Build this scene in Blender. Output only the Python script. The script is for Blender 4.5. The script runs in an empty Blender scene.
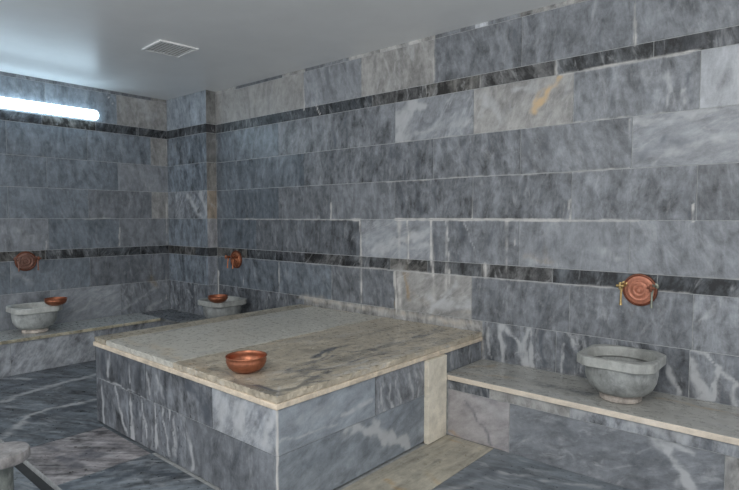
import bpy, bmesh, math, random
import numpy as np
from mathutils import Vector, Matrix

random.seed(11)
rng = np.random.RandomState(5)
SC = bpy.context.scene
COL = SC.collection

# ------------------------------------------------------------------ measured plan (metres)
ZC = 2.685                     # ceiling
UBT, UBB = 2.340, 2.247        # upper dark band
LBT, LBB = 1.047, 0.954        # lower dark band
J12, J23, J34, J56 = 1.940, 1.6466, 1.350, 0.650
ZB, ZP, ZL = 0.386, 0.573, 0.316
X1, X2, YP = 2.084, 3.964, -1.832
DB, DL = 0.4823, 0.4682
XP, DP = 0.786, -0.119

# veins, stains and other marks on the stones, one a painted highlight: (kind, width, strength, points) in metres on each plane
MARKS_RW = [
    ('S', 0.035, 0.42, [(3.226, 1.33), (3.239, 0.599)]),
    ('S', 0.03, 0.35, [(3.534, 1.2), (3.555, 0.756)]),
    ('S', 0.02, 0.4, [(3.663, 1.333), (3.659, 0.839)]),
    ('S', 0.025, 0.35, [(2.833, 1.18), (2.833, 0.684)]),
    ('B', 0.03, 0.35, [(3.303, 1.308), (3.316, 0.732)]),
    ('S', 0.02, 0.35, [(4.133, 1.336), (4.13, 1.049)]),
    ('B', 0.03, 0.3, [(4.395, 1.318), (4.419, 1.072)]),
    ('W', 0.088, 0.94, [(3.232, 1.989), (3.251, 2.169), (3.464, 2.179)]),
    ('W', 0.037, 0.5, [(3.213, 1.983), (3.553, 2.016), (3.844, 2.027)]),
    ('D', 0.03, 0.4, [(3.28, 1.992), (3.465, 2.055), (3.596, 2.084)]),
    ('D', 0.02, 0.35, [(3.596, 2.126), (3.842, 2.144)]),
    ('W', 0.062, 0.62, [(3.958, 2.196), (4.072, 2.015)]),
    ('W', 0.05, 0.62, [(4.177, 2.197), (4.379, 2.198)]),
    ('D', 0.02, 0.35, [(4.107, 2.063), (4.178, 2.132), (4.28, 2.181)]),
    ('D', 0.03, 0.4, [(4.476, 2.122), (4.538, 2.143)]),
    ('O', 0.034, 0.72, [(4.48, 2.237), (4.412, 2.162), (4.367, 2.119), (4.303, 2.033)]),
    ('O', 0.024, 0.5, [(4.45, 2.205), (4.353, 2.17), (4.276, 2.03)]),
    ('D', 0.03, 0.55, [(4.95, 2.126), (4.989, 1.993)]),
    ('D', 0.035, 0.55, [(5.186, 2.12), (5.185, 1.973)]),
    ('D', 0.02, 0.4, [(5.115, 2.11), (5.127, 2.002)]),
    ('W', 0.025, 0.62, [(5.08, 2.159), (5.064, 1.989)]),
    ('W', 0.019, 0.62, [(5.15, 2.062), (5.157, 1.966)]),
    ('W', 0.037, 0.38, [(4.933, 2.173), (4.96, 2.135)]),
    ('D', 0.03, 0.5, [(3.384, 1.93), (3.413, 1.668)]),
    ('D', 0.03, 0.5, [(3.537, 1.931), (3.547, 1.785)]),
    ('D', 0.03, 0.55, [(3.797, 1.935), (3.84, 1.71)]),
    ('D', 0.02, 0.4, [(3.233, 1.883), (3.282, 1.666)]),
    ('D', 0.04, 0.5, [(4.25, 1.931), (4.268, 1.685)]),
    ('D', 0.03, 0.4, [(4.384, 1.904), (4.413, 1.74)]),
    ('D', 0.02, 0.3, [(4.573, 1.898), (4.666, 1.722)]),
    ('D', 0.04, 0.55, [(4.912, 1.739), (4.975, 1.728), (5.035, 1.762), (5.084, 1.796), (5.191, 1.76)]),
    ('W', 0.037, 0.62, [(4.918, 1.924), (5.139, 1.909), (5.314, 1.935)]),
    ('D', 0.015, 0.3, [(4.94, 1.882), (5.043, 1.86)]),
    ('W', 0.037, 0.5, [(5.022, 1.686), (5.144, 1.743), (5.328, 1.769)]),
    ('D', 0.05, 0.5, [(3.215, 1.608), (3.284, 1.369)]),
    ('D', 0.05, 0.5, [(3.404, 1.624), (3.433, 1.377)]),
    ('D', 0.02, 0.5, [(3.583, 1.631), (3.575, 1.58)]),
    ('D', 0.03, 0.35, [(4.117, 1.449), (4.224, 1.382)]),
    ('D', 0.02, 0.35, [(4.221, 1.61), (4.271, 1.479)]),
    ('D', 0.03, 0.35, [(4.73, 1.44), (4.763, 1.499)]),
    ('D', 0.04, 0.35, [(5.053, 1.436), (5.15, 1.516), (5.201, 1.375)]),
    ('D', 0.035, 0.5, [(2.49, 2.195), (2.549, 1.953)]),
    ('D', 0.03, 0.45, [(2.654, 2.21), (2.699, 1.991)]),
    ('D', 0.02, 0.4, [(2.331, 2.17), (2.379, 1.95)]),
    ('D', 0.05, 0.5, [(2.096, 1.901), (2.095, 1.703)]),
    ('D', 0.03, 0.4, [(1.96, 1.874), (2.228, 1.918)]),
    ('D', 0.03, 0.4, [(2.876, 1.871), (3.034, 1.662)]),
    ('D', 0.04, 0.35, [(1.194, 1.611), (1.741, 1.388)]),
    ('D', 0.03, 0.4, [(2.618, 1.596), (2.653, 1.377)]),
    ('W', 0.05, 0.69, [(2.952, 1.086), (3.187, 1.19), (3.498, 1.251)]),
    ('W', 0.062, 0.56, [(2.994, 1.104), (3.237, 1.137), (3.499, 1.154)]),
    ('W', 0.037, 0.44, [(2.877, 1.222), (2.909, 1.101)]),
    ('D', 0.05, 0.55, [(3.551, 1.325), (3.579, 1.069)]),
    ('D', 0.05, 0.5, [(3.755, 1.319), (3.886, 1.139), (3.855, 1.054)]),
    ('W', 0.01, 0.75, [(3.663, 1.333), (3.683, 1.045)]),
    ('W', 0.01, 0.62, [(3.796, 1.334), (3.894, 1.14)]),
    ('O', 0.04, 0.22, [(4.264, 1.109), (4.444, 1.092)]),
    ('W', 0.05, 0.38, [(4.264, 1.076), (4.445, 1.073)]),
    ('W', 0.05, 0.38, [(4.736, 1.173), (4.861, 1.108)]),
    ('W', 0.025, 0.75, [(3.476, 0.612), (3.608, 0.761), (3.735, 0.889)]),
    ('W', 0.062, 0.62, [(3.538, 0.754), (3.652, 0.722), (3.859, 0.772)]),
    ('O', 0.05, 0.2, [(3.316, 0.809), (3.52, 0.715)]),
    ('O', 0.03, 0.2, [(3.712, 0.684), (3.859, 0.701)]),
    ('D', 0.03, 0.4, [(3.41, 0.818), (3.466, 0.702)]),
    ('D', 0.025, 0.35, [(3.817, 0.853), (3.857, 0.899)]),
    ('D', 0.03, 0.35, [(3.355, 0.659), (3.609, 0.628)]),
    ('D', 0.02, 0.5, [(4.26, 0.905), (4.33, 0.833), (4.371, 0.76)]),
    ('W', 0.013, 0.5, [(4.301, 0.909), (4.377, 0.806)]),
    ('D', 0.03, 0.35, [(4.013, 0.87), (4.09, 0.741)]),
    ('D', 0.02, 0.4, [(4.6, 0.86), (4.716, 0.763), (4.804, 0.678)]),
    ('W', 0.015, 0.5, [(5.264, 0.791), (5.333, 0.922)]),
    ('D', 0.02, 0.4, [(5.088, 0.841), (5.105, 0.787)]),
    ('W', 0.015, 0.44, [(5.318, 0.836), (5.36, 0.936)]),
    ('D', 0.03, 0.3, [(4.654, 0.865), (4.743, 0.838)]),
    ('W', 0.027, 1.0, [(4.092, 0.639), (4.101, 0.504), (4.117, 0.39)]),
    ('W', 0.018, 0.88, [(4.136, 0.631), (4.217, 0.535), (4.254, 0.427)]),
    ('W', 0.027, 1.0, [(4.292, 0.639), (4.252, 0.527), (4.282, 0.392)]),
    ('W', 0.015, 1.0, [(4.313, 0.609), (4.308, 0.49), (4.33, 0.395)]),
    ('D', 0.03, 0.6, [(4.374, 0.63), (4.411, 0.422)]),
    ('D', 0.04, 0.6, [(4.166, 0.581), (4.183, 0.415)]),
    ('W', 0.013, 0.75, [(3.994, 0.64), (4.02, 0.401)]),
    ('W', 0.01, 0.75, [(4.531, 0.57), (4.521, 0.404)]),
    ('W', 0.01, 0.62, [(4.654, 0.589), (4.645, 0.42)]),
    ('W', 0.015, 0.75, [(4.58, 0.609), (4.6, 0.549)]),
    ('D', 0.04, 0.5, [(4.55, 0.573), (4.565, 0.418)]),
    ('W', 0.037, 1.0, [(5.227, 0.595), (5.273, 0.467), (5.303, 0.386)]),
    ('W', 0.025, 1.0, [(5.347, 0.584), (5.332, 0.479), (5.325, 0.413)]),
    ('W', 0.018, 0.88, [(5.191, 0.661), (5.296, 0.639), (5.353, 0.563), (5.429, 0.504), (5.433, 0.383)]),
    ('W', 0.019, 0.88, [(5.095, 0.572), (5.128, 0.477), (5.169, 0.407)]),
    ('D', 0.05, 0.55, [(5.416, 0.654), (5.448, 0.45)]),
    ('D', 0.03, 0.5, [(5.381, 0.505), (5.388, 0.4)]),
    ('D', 0.04, 0.4, [(5.174, 0.586), (5.226, 0.43)]),
    ('S', 0.0078, 1.0, [(3.187, 1.351), (3.852, 1.351), (4.491, 1.349)]),
    ('S', 0.0065, 0.72, [(4.491, 1.349), (4.952, 1.349)]),
    ('S', 0.0091, 1.0, [(2.487, 1.345), (2.822, 1.344)]),
    ('S', 0.0065, 0.84, [(2.488, 1.489), (2.487, 1.352)]),
    ('S', 0.0052, 0.6, [(1.121, 1.348), (2.487, 1.347)]),
    ('S', 0.0091, 0.9, [(2.822, 1.328), (2.833, 1.098), (2.833, 0.892)]),
    ('S', 0.0091, 0.9, [(2.833, 0.892), (2.844, 0.66)]),
    ('S', 0.0117, 1.0, [(3.179, 0.939), (3.21, 0.596)]),
    ('S', 0.0156, 0.54, [(3.218, 0.879), (3.259, 0.602)]),
    ('S', 0.0091, 0.96, [(3.303, 1.338), (3.323, 1.156), (3.314, 1.025)]),
    ('S', 0.0104, 0.96, [(3.524, 1.34), (3.53, 1.088), (3.545, 0.941)]),
    ('S', 0.0052, 0.6, [(3.663, 1.333), (3.693, 0.842)]),
    ('S', 0.0156, 0.48, [(3.973, 1.047), (3.982, 0.951)]),
    ('S', 0.0065, 0.6, [(4.125, 1.336), (4.138, 0.975)]),
    ('S', 0.0065, 0.6, [(4.197, 1.336), (4.192, 1.185)]),
    ('S', 0.0078, 0.6, [(3.865, 1.612), (3.868, 1.355)]),
    ('S', 0.0078, 0.96, [(4.551, 1.474), (4.553, 1.345)]),
    ('S', 0.0052, 0.48, [(4.547, 1.651), (4.551, 1.474)]),
    ('S', 0.0091, 0.84, [(5.218, 1.433), (5.218, 1.348)]),
    ('B', 0.02, 0.6, [(3.286, 0.931), (3.326, 0.733)]),
    ('B', 0.014, 0.5, [(3.18, 0.719), (3.2, 0.595)]),
    ('S', 0.039, 0.36, [(2.087, 0.638), (3.14, 0.619), (3.94, 0.612)]),
    ('B', 0.035, 0.4, [(1.948, 0.634), (3.14, 0.627), (3.861, 0.609)]),
    ('B', 0.03, 0.22, [(4.922, 0.822), (4.915, 0.67)]),
    ('B', 0.015, 0.5, [(3.956, 0.587), (3.974, 0.379)]),
    ('S', 0.0104, 0.72, [(3.956, 0.587), (3.974, 0.379)]),
    ('B', 0.012, 0.3, [(3.974, 0.372), (4.509, 0.395), (5.45, 0.377)]),
    ('S', 0.0052, 0.6, [(1.794, 0.943), (1.79, 0.58)]),
    ('S', 0.0065, 0.84, [(2.498, 0.946), (2.497, 0.651)]),
    ('S', 0.0052, 0.48, [(1.23, 0.801), (1.244, 0.608)]),
    ('S', 0.016, 1.0, [(0.794, 0.782), (0.787, 0.481)]),  # painted highlight along the grout line at the pier corner
    ('S', 0.0052, 0.48, [(0.802, 2.179), (0.772, 0.781)]),
    ('S', 0.0078, 0.6, [(2.153, 2.516), (2.152, 2.322)]),
    ('S', 0.0091, 0.96, [(2.306, 2.346), (2.356, 2.262)]),
    ('S', 0.0065, 0.72, [(4.447, 2.34), (4.449, 2.248)]),
    ('S', 0.0052, 0.48, [(3.918, 2.343), (3.919, 2.249)]),
    ('S', 0.0052, 0.48, [(3.471, 2.338), (3.477, 2.236)]),
    ('S', 0.0052, 0.6, [(4.897, 2.579), (4.903, 2.34)]),
    ('S', 0.0052, 0.6, [(4.886, 1.933), (4.892, 1.649)]),
    ('S', 0.013, 0.48, [(3.547, 2.719), (3.542, 2.349)]),
    ('B', 0.02, 0.25, [(2.075, 2.643), (2.127, 2.484)]),
    ('S', 0.0065, 0.6, [(4.474, 2.247), (5.224, 2.249)]),
    ('S', 0.0052, 0.48, [(0.775, 0.942), (3.036, 0.954), (4.498, 0.951), (5.222, 0.957)]),
    ('S', 0.0052, 0.48, [(4.086, 1.056), (5.431, 1.051)]),
    ('S', 0.0039, 0.42, [(3.184, 1.944), (4.48, 1.941), (5.232, 1.945)]),
    ('S', 0.0039, 0.42, [(3.034, 1.642), (3.872, 1.649), (4.485, 1.645), (4.892, 1.649)])]
MARKS_LW = [
    ('W', 0.062, 0.44, [(-1.146, 0.431), (-0.796, 0.514), (-0.352, 0.644)]),
    ('D', 0.03, 0.4, [(-1.001, 0.413), (-0.796, 0.493)]),
    ('W', 0.025, 0.5, [(-0.672, 0.371), (-0.234, 0.6)]),
    ('W', 0.037, 0.62, [(-0.358, 0.353), (-0.214, 0.427)]),
    ('B', 0.05, 0.5, [(-0.348, 0.834), (-0.294, 0.605)]),
    ('D', 0.02, 0.6, [(-0.193, 0.904), (-0.16, 0.708)]),
    ('D', 0.04, 0.4, [(-0.64, 0.853), (-0.6, 0.688)]),
    ('S', 0.0065, 0.6, [(-0.125, 2.238), (-0.159, 0.42)]),
    ('S', 0.0052, 0.6, [(-0.68, 1.25), (-0.684, 1.07)]),
    ('S', 0.0039, 0.6, [(-1.394, 1.144), (-1.399, 0.931)]),
    ('S', 0.0039, 0.48, [(-1.362, 1.337), (-0.683, 1.357)]),
    ('S', 0.0052, 0.72, [(-0.819, 2.696), (-0.71, 2.529)]),
    ('W', 0.015, 0.75, [(-1.779, 1.046), (-1.653, 0.947)]),  # short pale diagonal stroke beside the left tap plate
    ('W', 0.062, 0.38, [(-1.689, 0.828), (-1.542, 0.769)]),
    ('D', 0.03, 0.4, [(-1.529, 1.262), (-1.496, 1.195)]),
    ('D', 0.04, 0.35, [(-0.982, 1.255), (-0.884, 1.181)]),
    ('W', 0.075, 0.44, [(-1.613, 1.226), (-1.446, 1.146)]),
    ('D', 0.03, 0.35, [(-0.782, 2.065), (-0.743, 1.964)]),
    ('D', 0.05, 0.3, [(-1.25, 1.875), (-1.116, 1.686)]),
    ('D', 0.05, 0.35, [(-1.558, 1.713), (-1.433, 1.653)]),
    ('W', 0.037, 0.38, [(-0.606, 1.922), (-0.442, 1.858), (-0.389, 1.686)]),
    ('W', 0.1, 0.62, [(-0.46, 2.632), (-0.316, 2.491)]),
    ('D', 0.04, 0.35, [(-0.317, 2.437), (-0.196, 2.619)])]
MARKS_PF = [
    ('W', 0.05, 0.75, [(0.42, 1.607), (0.649, 1.39)]),
    ('W', 0.037, 0.75, [(0.656, 1.633), (0.781, 1.389)]),
    ('D', 0.03, 0.6, [(0.559, 1.625), (0.635, 1.56)]),
    ('D', 0.03, 0.5, [(0.319, 1.61), (0.373, 1.379)]),
    ('D', 0.03, 0.5, [(0.625, 1.919), (0.659, 1.781)]),
    ('W', 0.015, 0.75, [(0.31, 0.614), (0.469, 0.496)]),
    ('W', 0.019, 0.62, [(0.014, 0.705), (0.156, 0.375)]),
    ('D', 0.03, 0.4, [(0.557, 0.797), (0.591, 0.637)]),
    ('W', 0.015, 0.5, [(0.531, 0.578), (0.565, 0.363)]),
    ('W', 0.015, 0.62, [(0.075, 0.538), (0.219, 0.347)])]
MARKS_FR = [
    ('W', 0.015, 1.0, [(2.173, 0.26), (2.204, -0.013)]),
    ('W', 0.018, 1.0, [(2.377, 0.288), (2.414, 0.188), (2.527, 0.032)]),
    ('W', 0.018, 1.0, [(2.577, 0.28), (2.591, 0.012)]),
    ('W', 0.015, 1.0, [(2.716, 0.298), (2.789, 0.03)]),
    ('W', 0.018, 1.0, [(2.858, 0.3), (2.882, 0.032)]),
    ('W', 0.015, 0.88, [(2.948, 0.298), (3.027, 0.045)]),
    ('W', 0.013, 0.88, [(3.013, 0.296), (3.072, 0.142)]),
    ('W', 0.02, 0.75, [(3.16, 0.303), (3.236, 0.186), (3.27, 0.034)]),
    ('W', 0.025, 0.62, [(3.076, 0.266), (3.091, 0.063)]),
    ('D', 0.03, 0.5, [(2.291, 0.257), (2.324, 0.07)]),
    ('D', 0.03, 0.5, [(2.471, 0.245), (2.503, 0.082)]),
    ('D', 0.04, 0.5, [(2.664, 0.245), (2.705, 0.043)]),
    ('D', 0.03, 0.5, [(2.946, 0.251), (2.974, 0.087)]),
    ('D', 0.05, 0.6, [(2.186, 0.487), (2.207, 0.332)]),
    ('D', 0.04, 0.5, [(2.4, 0.484), (2.434, 0.338)]),
    ('W', 0.025, 0.62, [(2.303, 0.493), (2.281, 0.347)]),
    ('W', 0.015, 0.62, [(2.559, 0.462), (2.567, 0.346)]),
    ('D', 0.03, 0.5, [(2.673, 0.458), (2.681, 0.339)]),
    ('W', 0.025, 0.75, [(2.782, 0.466), (2.801, 0.335)]),
    ('W', 0.025, 0.5, [(2.898, 0.476), (2.983, 0.345)]),
    ('D', 0.03, 0.5, [(3.041, 0.47), (3.09, 0.358)]),
    ('D', 0.05, 0.7, [(3.224, 0.479), (3.355, 0.402), (3.426, 0.315)]),
    ('D', 0.04, 0.6, [(3.357, 0.47), (3.497, 0.333)]),
    ('W', 0.075, 0.62, [(3.534, 0.477), (3.548, 0.346)]),
    ('W', 0.075, 0.75, [(3.681, 0.461), (3.663, 0.35)]),
    ('D', 0.03, 0.5, [(3.833, 0.473), (3.875, 0.382)]),
    ('W', 0.025, 0.88, [(3.86, 0.327), (3.897, 0.411), (3.932, 0.456)]),
    ('W', 0.037, 0.5, [(3.771, 0.331), (3.903, 0.311)]),
    ('W', 0.01, 0.75, [(2.1, 0.298), (2.753, 0.312), (3.14, 0.32)]),
    ('S', 0.007, 0.9, [(3.95, 0.01), (3.95, 0.51)])]
MARKS_RF = [
    ('S', 0.007, 0.9, [(-1.819, 0.01), (-1.819, 0.51)]),
    ('W', 0.01, 0.62, [(-1.814, 0.355), (-1.632, 0.359), (-1.429, 0.339)]),
    ('W', 0.015, 0.75, [(-1.393, 0.359), (-1.28, 0.38), (-1.168, 0.393)]),
    ('W', 0.05, 0.31, [(-1.755, 0.428), (-1.429, 0.434)]),
    ('W', 0.056, 1.0, [(-1.341, 0.292), (-1.184, 0.23), (-0.985, 0.119), (-0.843, 0.021)]),
    ('W', 0.037, 0.88, [(-1.371, 0.291), (-1.117, 0.232)]),
    ('D', 0.04, 0.3, [(-1.696, 0.223), (-1.43, 0.181)]),
    ('W', 0.013, 0.88, [(-1.101, 0.442), (-1.075, 0.314)]),
    ('W', 0.015, 0.88, [(-1.032, 0.437), (-0.995, 0.304)]),
    ('W', 0.013, 0.88, [(-0.96, 0.443), (-0.922, 0.307)]),
    ('W', 0.015, 0.75, [(-0.847, 0.452), (-0.806, 0.301)]),
    ('W', 0.013, 0.75, [(-0.768, 0.446), (-0.746, 0.31)]),
    ('D', 0.025, 0.5, [(-1.067, 0.434), (-1.031, 0.313)]),
    ('D', 0.025, 0.5, [(-0.895, 0.439), (-0.865, 0.304)]),
    ('W', 0.019, 0.62, [(-0.398, 0.508), (-0.36, 0.397)]),
    ('W', 0.015, 0.62, [(-0.174, 0.507), (-0.146, 0.406)]),
    ('D', 0.03, 0.4, [(-0.301, 0.503), (-0.262, 0.416)])]
MARKS_BF = [
    ('D', 0.012, 0.6, [(4.099, 0.236), (4.162, 0.201), (4.231, 0.095), (4.298, 0.016)]),
    ('D', 0.03, 0.5, [(4.147, 0.296), (4.295, 0.291)]),
    ('W', 0.037, 1.0, [(5.155, 0.344), (5.192, 0.294), (5.246, 0.202), (5.324, 0.091)]),
    ('W', 0.019, 0.75, [(5.192, 0.294), (5.32, 0.257)]),
    ('W', 0.062, 0.31, [(4.215, 0.262), (4.348, 0.185)]),
    ('D', 0.05, 0.3, [(4.703, 0.244), (4.812, 0.164)]),
    ('B', 0.02, 0.5, [(3.978, 0.017), (4.08, -0.007), (4.35, 0.001)]),
    ('W', 0.037, 0.25, [(4.532, 0.23), (4.62, 0.139)]),
    ('D', 0.03, 0.4, [(5.494, 0.33), (5.461, 0.183)]),
    ('W', 0.075, 0.44, [(4.439, 0.358), (4.617, 0.346)]),
    ('W', 0.062, 0.5, [(4.755, 0.339), (4.86, 0.348)]),
    ('W', 0.062, 0.62, [(5.101, 0.35), (5.276, 0.355)]),
    ('D', 0.03, 0.45, [(4.004, 0.335), (4.346, 0.326)])]
MARKS_BT = [
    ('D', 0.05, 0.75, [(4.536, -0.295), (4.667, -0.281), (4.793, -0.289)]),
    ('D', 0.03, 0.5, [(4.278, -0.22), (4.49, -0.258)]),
    ('B', 0.06, 0.5, [(3.993, -0.222), (4.093, -0.135)]),
    ('B', 0.03, 0.4, [(3.97, -0.429), (4.363, -0.259)]),
    ('B', 0.02, 0.6, [(5.104, -0.109), (5.466, -0.135)]),
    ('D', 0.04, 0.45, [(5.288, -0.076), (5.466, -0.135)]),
    ('W', 0.062, 0.38, [(4.451, -0.444), (4.884, -0.406)]),
    ('W', 0.075, 0.31, [(5.244, -0.327), (5.49, -0.337)])]
MARKS_PT = [
    ('K', 0.016, 0.95, [(3.58, -1.256), (3.557, -1.156), (3.515, -1.064), (3.516, -0.997)]),
    ('K', 0.01, 0.9, [(3.541, -1.107), (3.521, -0.923)]),
    ('K', 0.01, 0.8, [(3.303, -1.377), (3.285, -1.265)]),
    ('K', 0.012, 0.7, [(3.427, -0.823), (3.4, -0.648)]),
    ('K', 0.012, 0.7, [(3.754, -1.787), (3.912, -1.768)]),
    ('K', 0.014, 0.7, [(3.452, -1.739), (3.607, -1.789)]),
    ('D', 0.02, 1.0, [(3.58, -1.256), (3.557, -1.156), (3.497, -1.047), (3.521, -0.923)]),
    ('D', 0.02, 0.94, [(3.294, -1.384), (3.285, -1.265)]),
    ('D', 0.014, 0.81, [(3.446, -0.844), (3.393, -0.484), (3.395, -0.202)]),
    ('D', 0.051, 0.68, [(3.739, -1.491), (3.729, -1.184), (3.714, -0.72)]),
    ('D', 0.034, 0.81, [(3.779, -1.806), (3.895, -1.783), (3.914, -1.649), (3.855, -1.389)]),
    ('D', 0.051, 0.81, [(3.62, -1.821), (3.85, -1.822), (3.972, -1.79)]),
    ('D', 0.034, 0.68, [(3.345, -1.734), (3.52, -1.775)]),
    ('D', 0.031, 0.68, [(4.004, -1.4), (3.987, -1.016), (3.964, -0.537)]),
    ('D', 0.02, 0.68, [(3.72, -1.33), (3.737, -0.936), (3.737, -0.314)]),
    ('D', 0.02, 0.68, [(3.75, -0.86), (3.725, -0.525), (3.711, -0.024)]),
    ('D', 0.034, 0.54, [(3.949, -0.515), (3.932, -0.186)]),
    ('D', 0.02, 0.68, [(3.778, -0.7), (3.655, -0.256)]),
    ('W', 0.03, 0.4, [(3.93, -1.464), (3.901, -0.661)]),
    ('O', 0.05, 0.12, [(3.298, -1.253), (3.217, -0.548)]),
    ('B', 0.06, 0.35, [(2.589, -1.699), (3.39, -1.793)]),
    ('B', 0.05, 0.3, [(2.109, -1.732), (2.543, -1.74)]),
    ('B', 0.03, 0.4, [(2.378, -0.029), (3.2, 0.052), (3.82, 0.071)]),
    ('W', 0.03, 0.3, [(2.549, -1.471), (2.417, -0.514)]),
    ('D', 0.02, 0.61, [(2.303, -1.478), (2.277, -1.026), (2.246, -0.144)]),
    ('D', 0.017, 0.41, [(2.685, -1.011), (2.605, -0.468)]),
    ('S', 0.005, 0.8, [(3.987, -1.848), (3.84, -1.713)]),
    ('B', 0.012, 0.5, [(3.135, -1.259), (3.086, -0.616), (3.012, 0.005)]),
    ('D', 0.034, 0.41, [(3.0, -1.671), (3.027, -1.489)]),
    ('D', 0.02, 0.47, [(2.759, -1.787), (3.117, -1.772)])]
MARKS_FL = [
    ('W', 0.045, 0.94, [(1.153, -2.123), (1.005, -1.742), (0.959, -1.37)]),
    ('W', 0.038, 0.88, [(1.832, -2.221), (1.625, -2.093), (1.588, -1.942), (1.631, -1.65)]),
    ('W', 0.03, 0.68, [(0.449, -1.931), (0.674, -1.774)]),
    ('W', 0.045, 0.54, [(1.774, -2.18), (1.957, -2.344)]),
    ('D', 0.075, 0.68, [(0.826, -2.034), (0.769, -1.653)]),
    ('D', 0.075, 0.68, [(1.724, -2.106), (1.7, -1.707)]),
    ('D', 0.045, 0.81, [(2.247, -2.191), (2.398, -2.189)]),
    ('D', 0.06, 0.81, [(2.501, -2.189), (2.677, -2.186)]),
    ('D', 0.06, 0.81, [(2.526, -2.079), (2.652, -2.075)]),
    ('W', 0.03, 0.54, [(2.253, -2.087), (2.429, -2.052)]),
    ('D', 0.045, 0.68, [(2.984, -2.133), (2.992, -1.976), (3.179, -1.906)]),
    ('W', 0.03, 0.41, [(3.062, -2.065), (3.23, -1.99)]),
    ('D', 0.06, 0.68, [(2.901, -2.344), (2.851, -2.019)]),
    ('D', 0.045, 0.54, [(2.42, -1.943), (2.637, -1.891)]),
    ('B', 0.05, 0.6, [(4.092, -1.173), (4.195, -1.223)]),
    ('B', 0.015, 0.6, [(4.007, -0.527), (4.247, -0.533)]),
    ('D', 0.022, 0.68, [(4.15, -1.094), (4.15, -0.811)]),
    ('D', 0.045, 0.41, [(4.186, -0.711), (4.187, -0.603)]),
    ('B', 0.03, 0.4, [(4.157, -0.968), (4.293, -1.028)]),
    ('W', 0.03, 0.47, [(4.339, -1.098), (4.439, -0.873)]),
    ('W', 0.022, 0.54, [(4.475, -0.723), (4.617, -0.661)]),
    ('D', 0.045, 0.54, [(4.321, -0.976), (4.464, -0.702)]),
    ('W', 0.022, 0.54, [(4.675, -0.669), (4.94, -0.551)])]


# ------------------------------------------------------------------ materials
def lin(c):
    c = np.asarray(c, float) / 255.0
    return np.where(c <= 0.04045, c / 12.92, ((c + 0.055) / 1.055) ** 2.4)

GAIN = 1.32
def tint(c, k=1.0):
    a = lin(c) * GAIN * k; return tuple(a * min(1.0, .72 / max(a)))

class NT:
    def __init__(s, name):
        s.m = bpy.data.materials.new(name); s.m.use_nodes = True
        s.t = s.m.node_tree; s.n = s.t.nodes; s.l = s.t.links
        s.b = s.n['Principled BSDF']
    def new(s, kind, **kw):
        n = s.n.new(kind)
        for k, v in kw.items(): setattr(n, k, v)
        return n
    def put(s, sock, v):
        if v is None: return
        if hasattr(v, 'is_linked') or isinstance(v, bpy.types.NodeSocket): s.l.new(v, sock)
        else: sock.default_value = v
    def math(s, op, a, b=None, c=None, clamp=False):
        n = s.new('ShaderNodeMath', operation=op, use_clamp=clamp)
        s.put(n.inputs[0], a); s.put(n.inputs[1], b)
        if c is not None: s.put(n.inputs[2], c)
        return n.outputs[0]
    def noise(s, vec, scale, detail=4, rough=.55, dist=0.0):
        n = s.new('ShaderNodeTexNoise')
        s.put(n.inputs['Vector'], vec)
        n.inputs['Scale'].default_value = scale; n.inputs['Detail'].default_value = detail
        n.inputs['Roughness'].default_value = rough; n.inputs['Distortion'].default_value = dist
        return n.outputs['Fac']
    def mix(s, f, a, b, mode='MIX'):
        n = s.new('ShaderNodeMix', data_type='RGBA', blend_type=mode)
        n.clamp_factor = True
        s.put(n.inputs['Factor'], f)
        s.put(n.inputs[6], a); s.put(n.inputs[7], b)
        return n.outputs[2]
    def ramp(s, v, a, b, lo=0.0, hi=1.0, smooth=True):
        n = s.new('ShaderNodeMapRange')
        n.interpolation_type = 'SMOOTHSTEP' if smooth else 'LINEAR'
        s.put(n.inputs[0], v)
        n.inputs[1].default_value = a; n.inputs[2].default_value = b
        n.inputs[3].default_value = lo; n.inputs[4].default_value = hi
        return n.outputs[0]
    def attr(s, name, out='Vector'):
        n = s.new('ShaderNodeAttribute', attribute_name=name)
        return n.outputs[out]
    def sep(s, v):
        n = s.new('ShaderNodeSeparateXYZ'); s.put(n.inputs[0], v); return n.outputs

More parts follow.
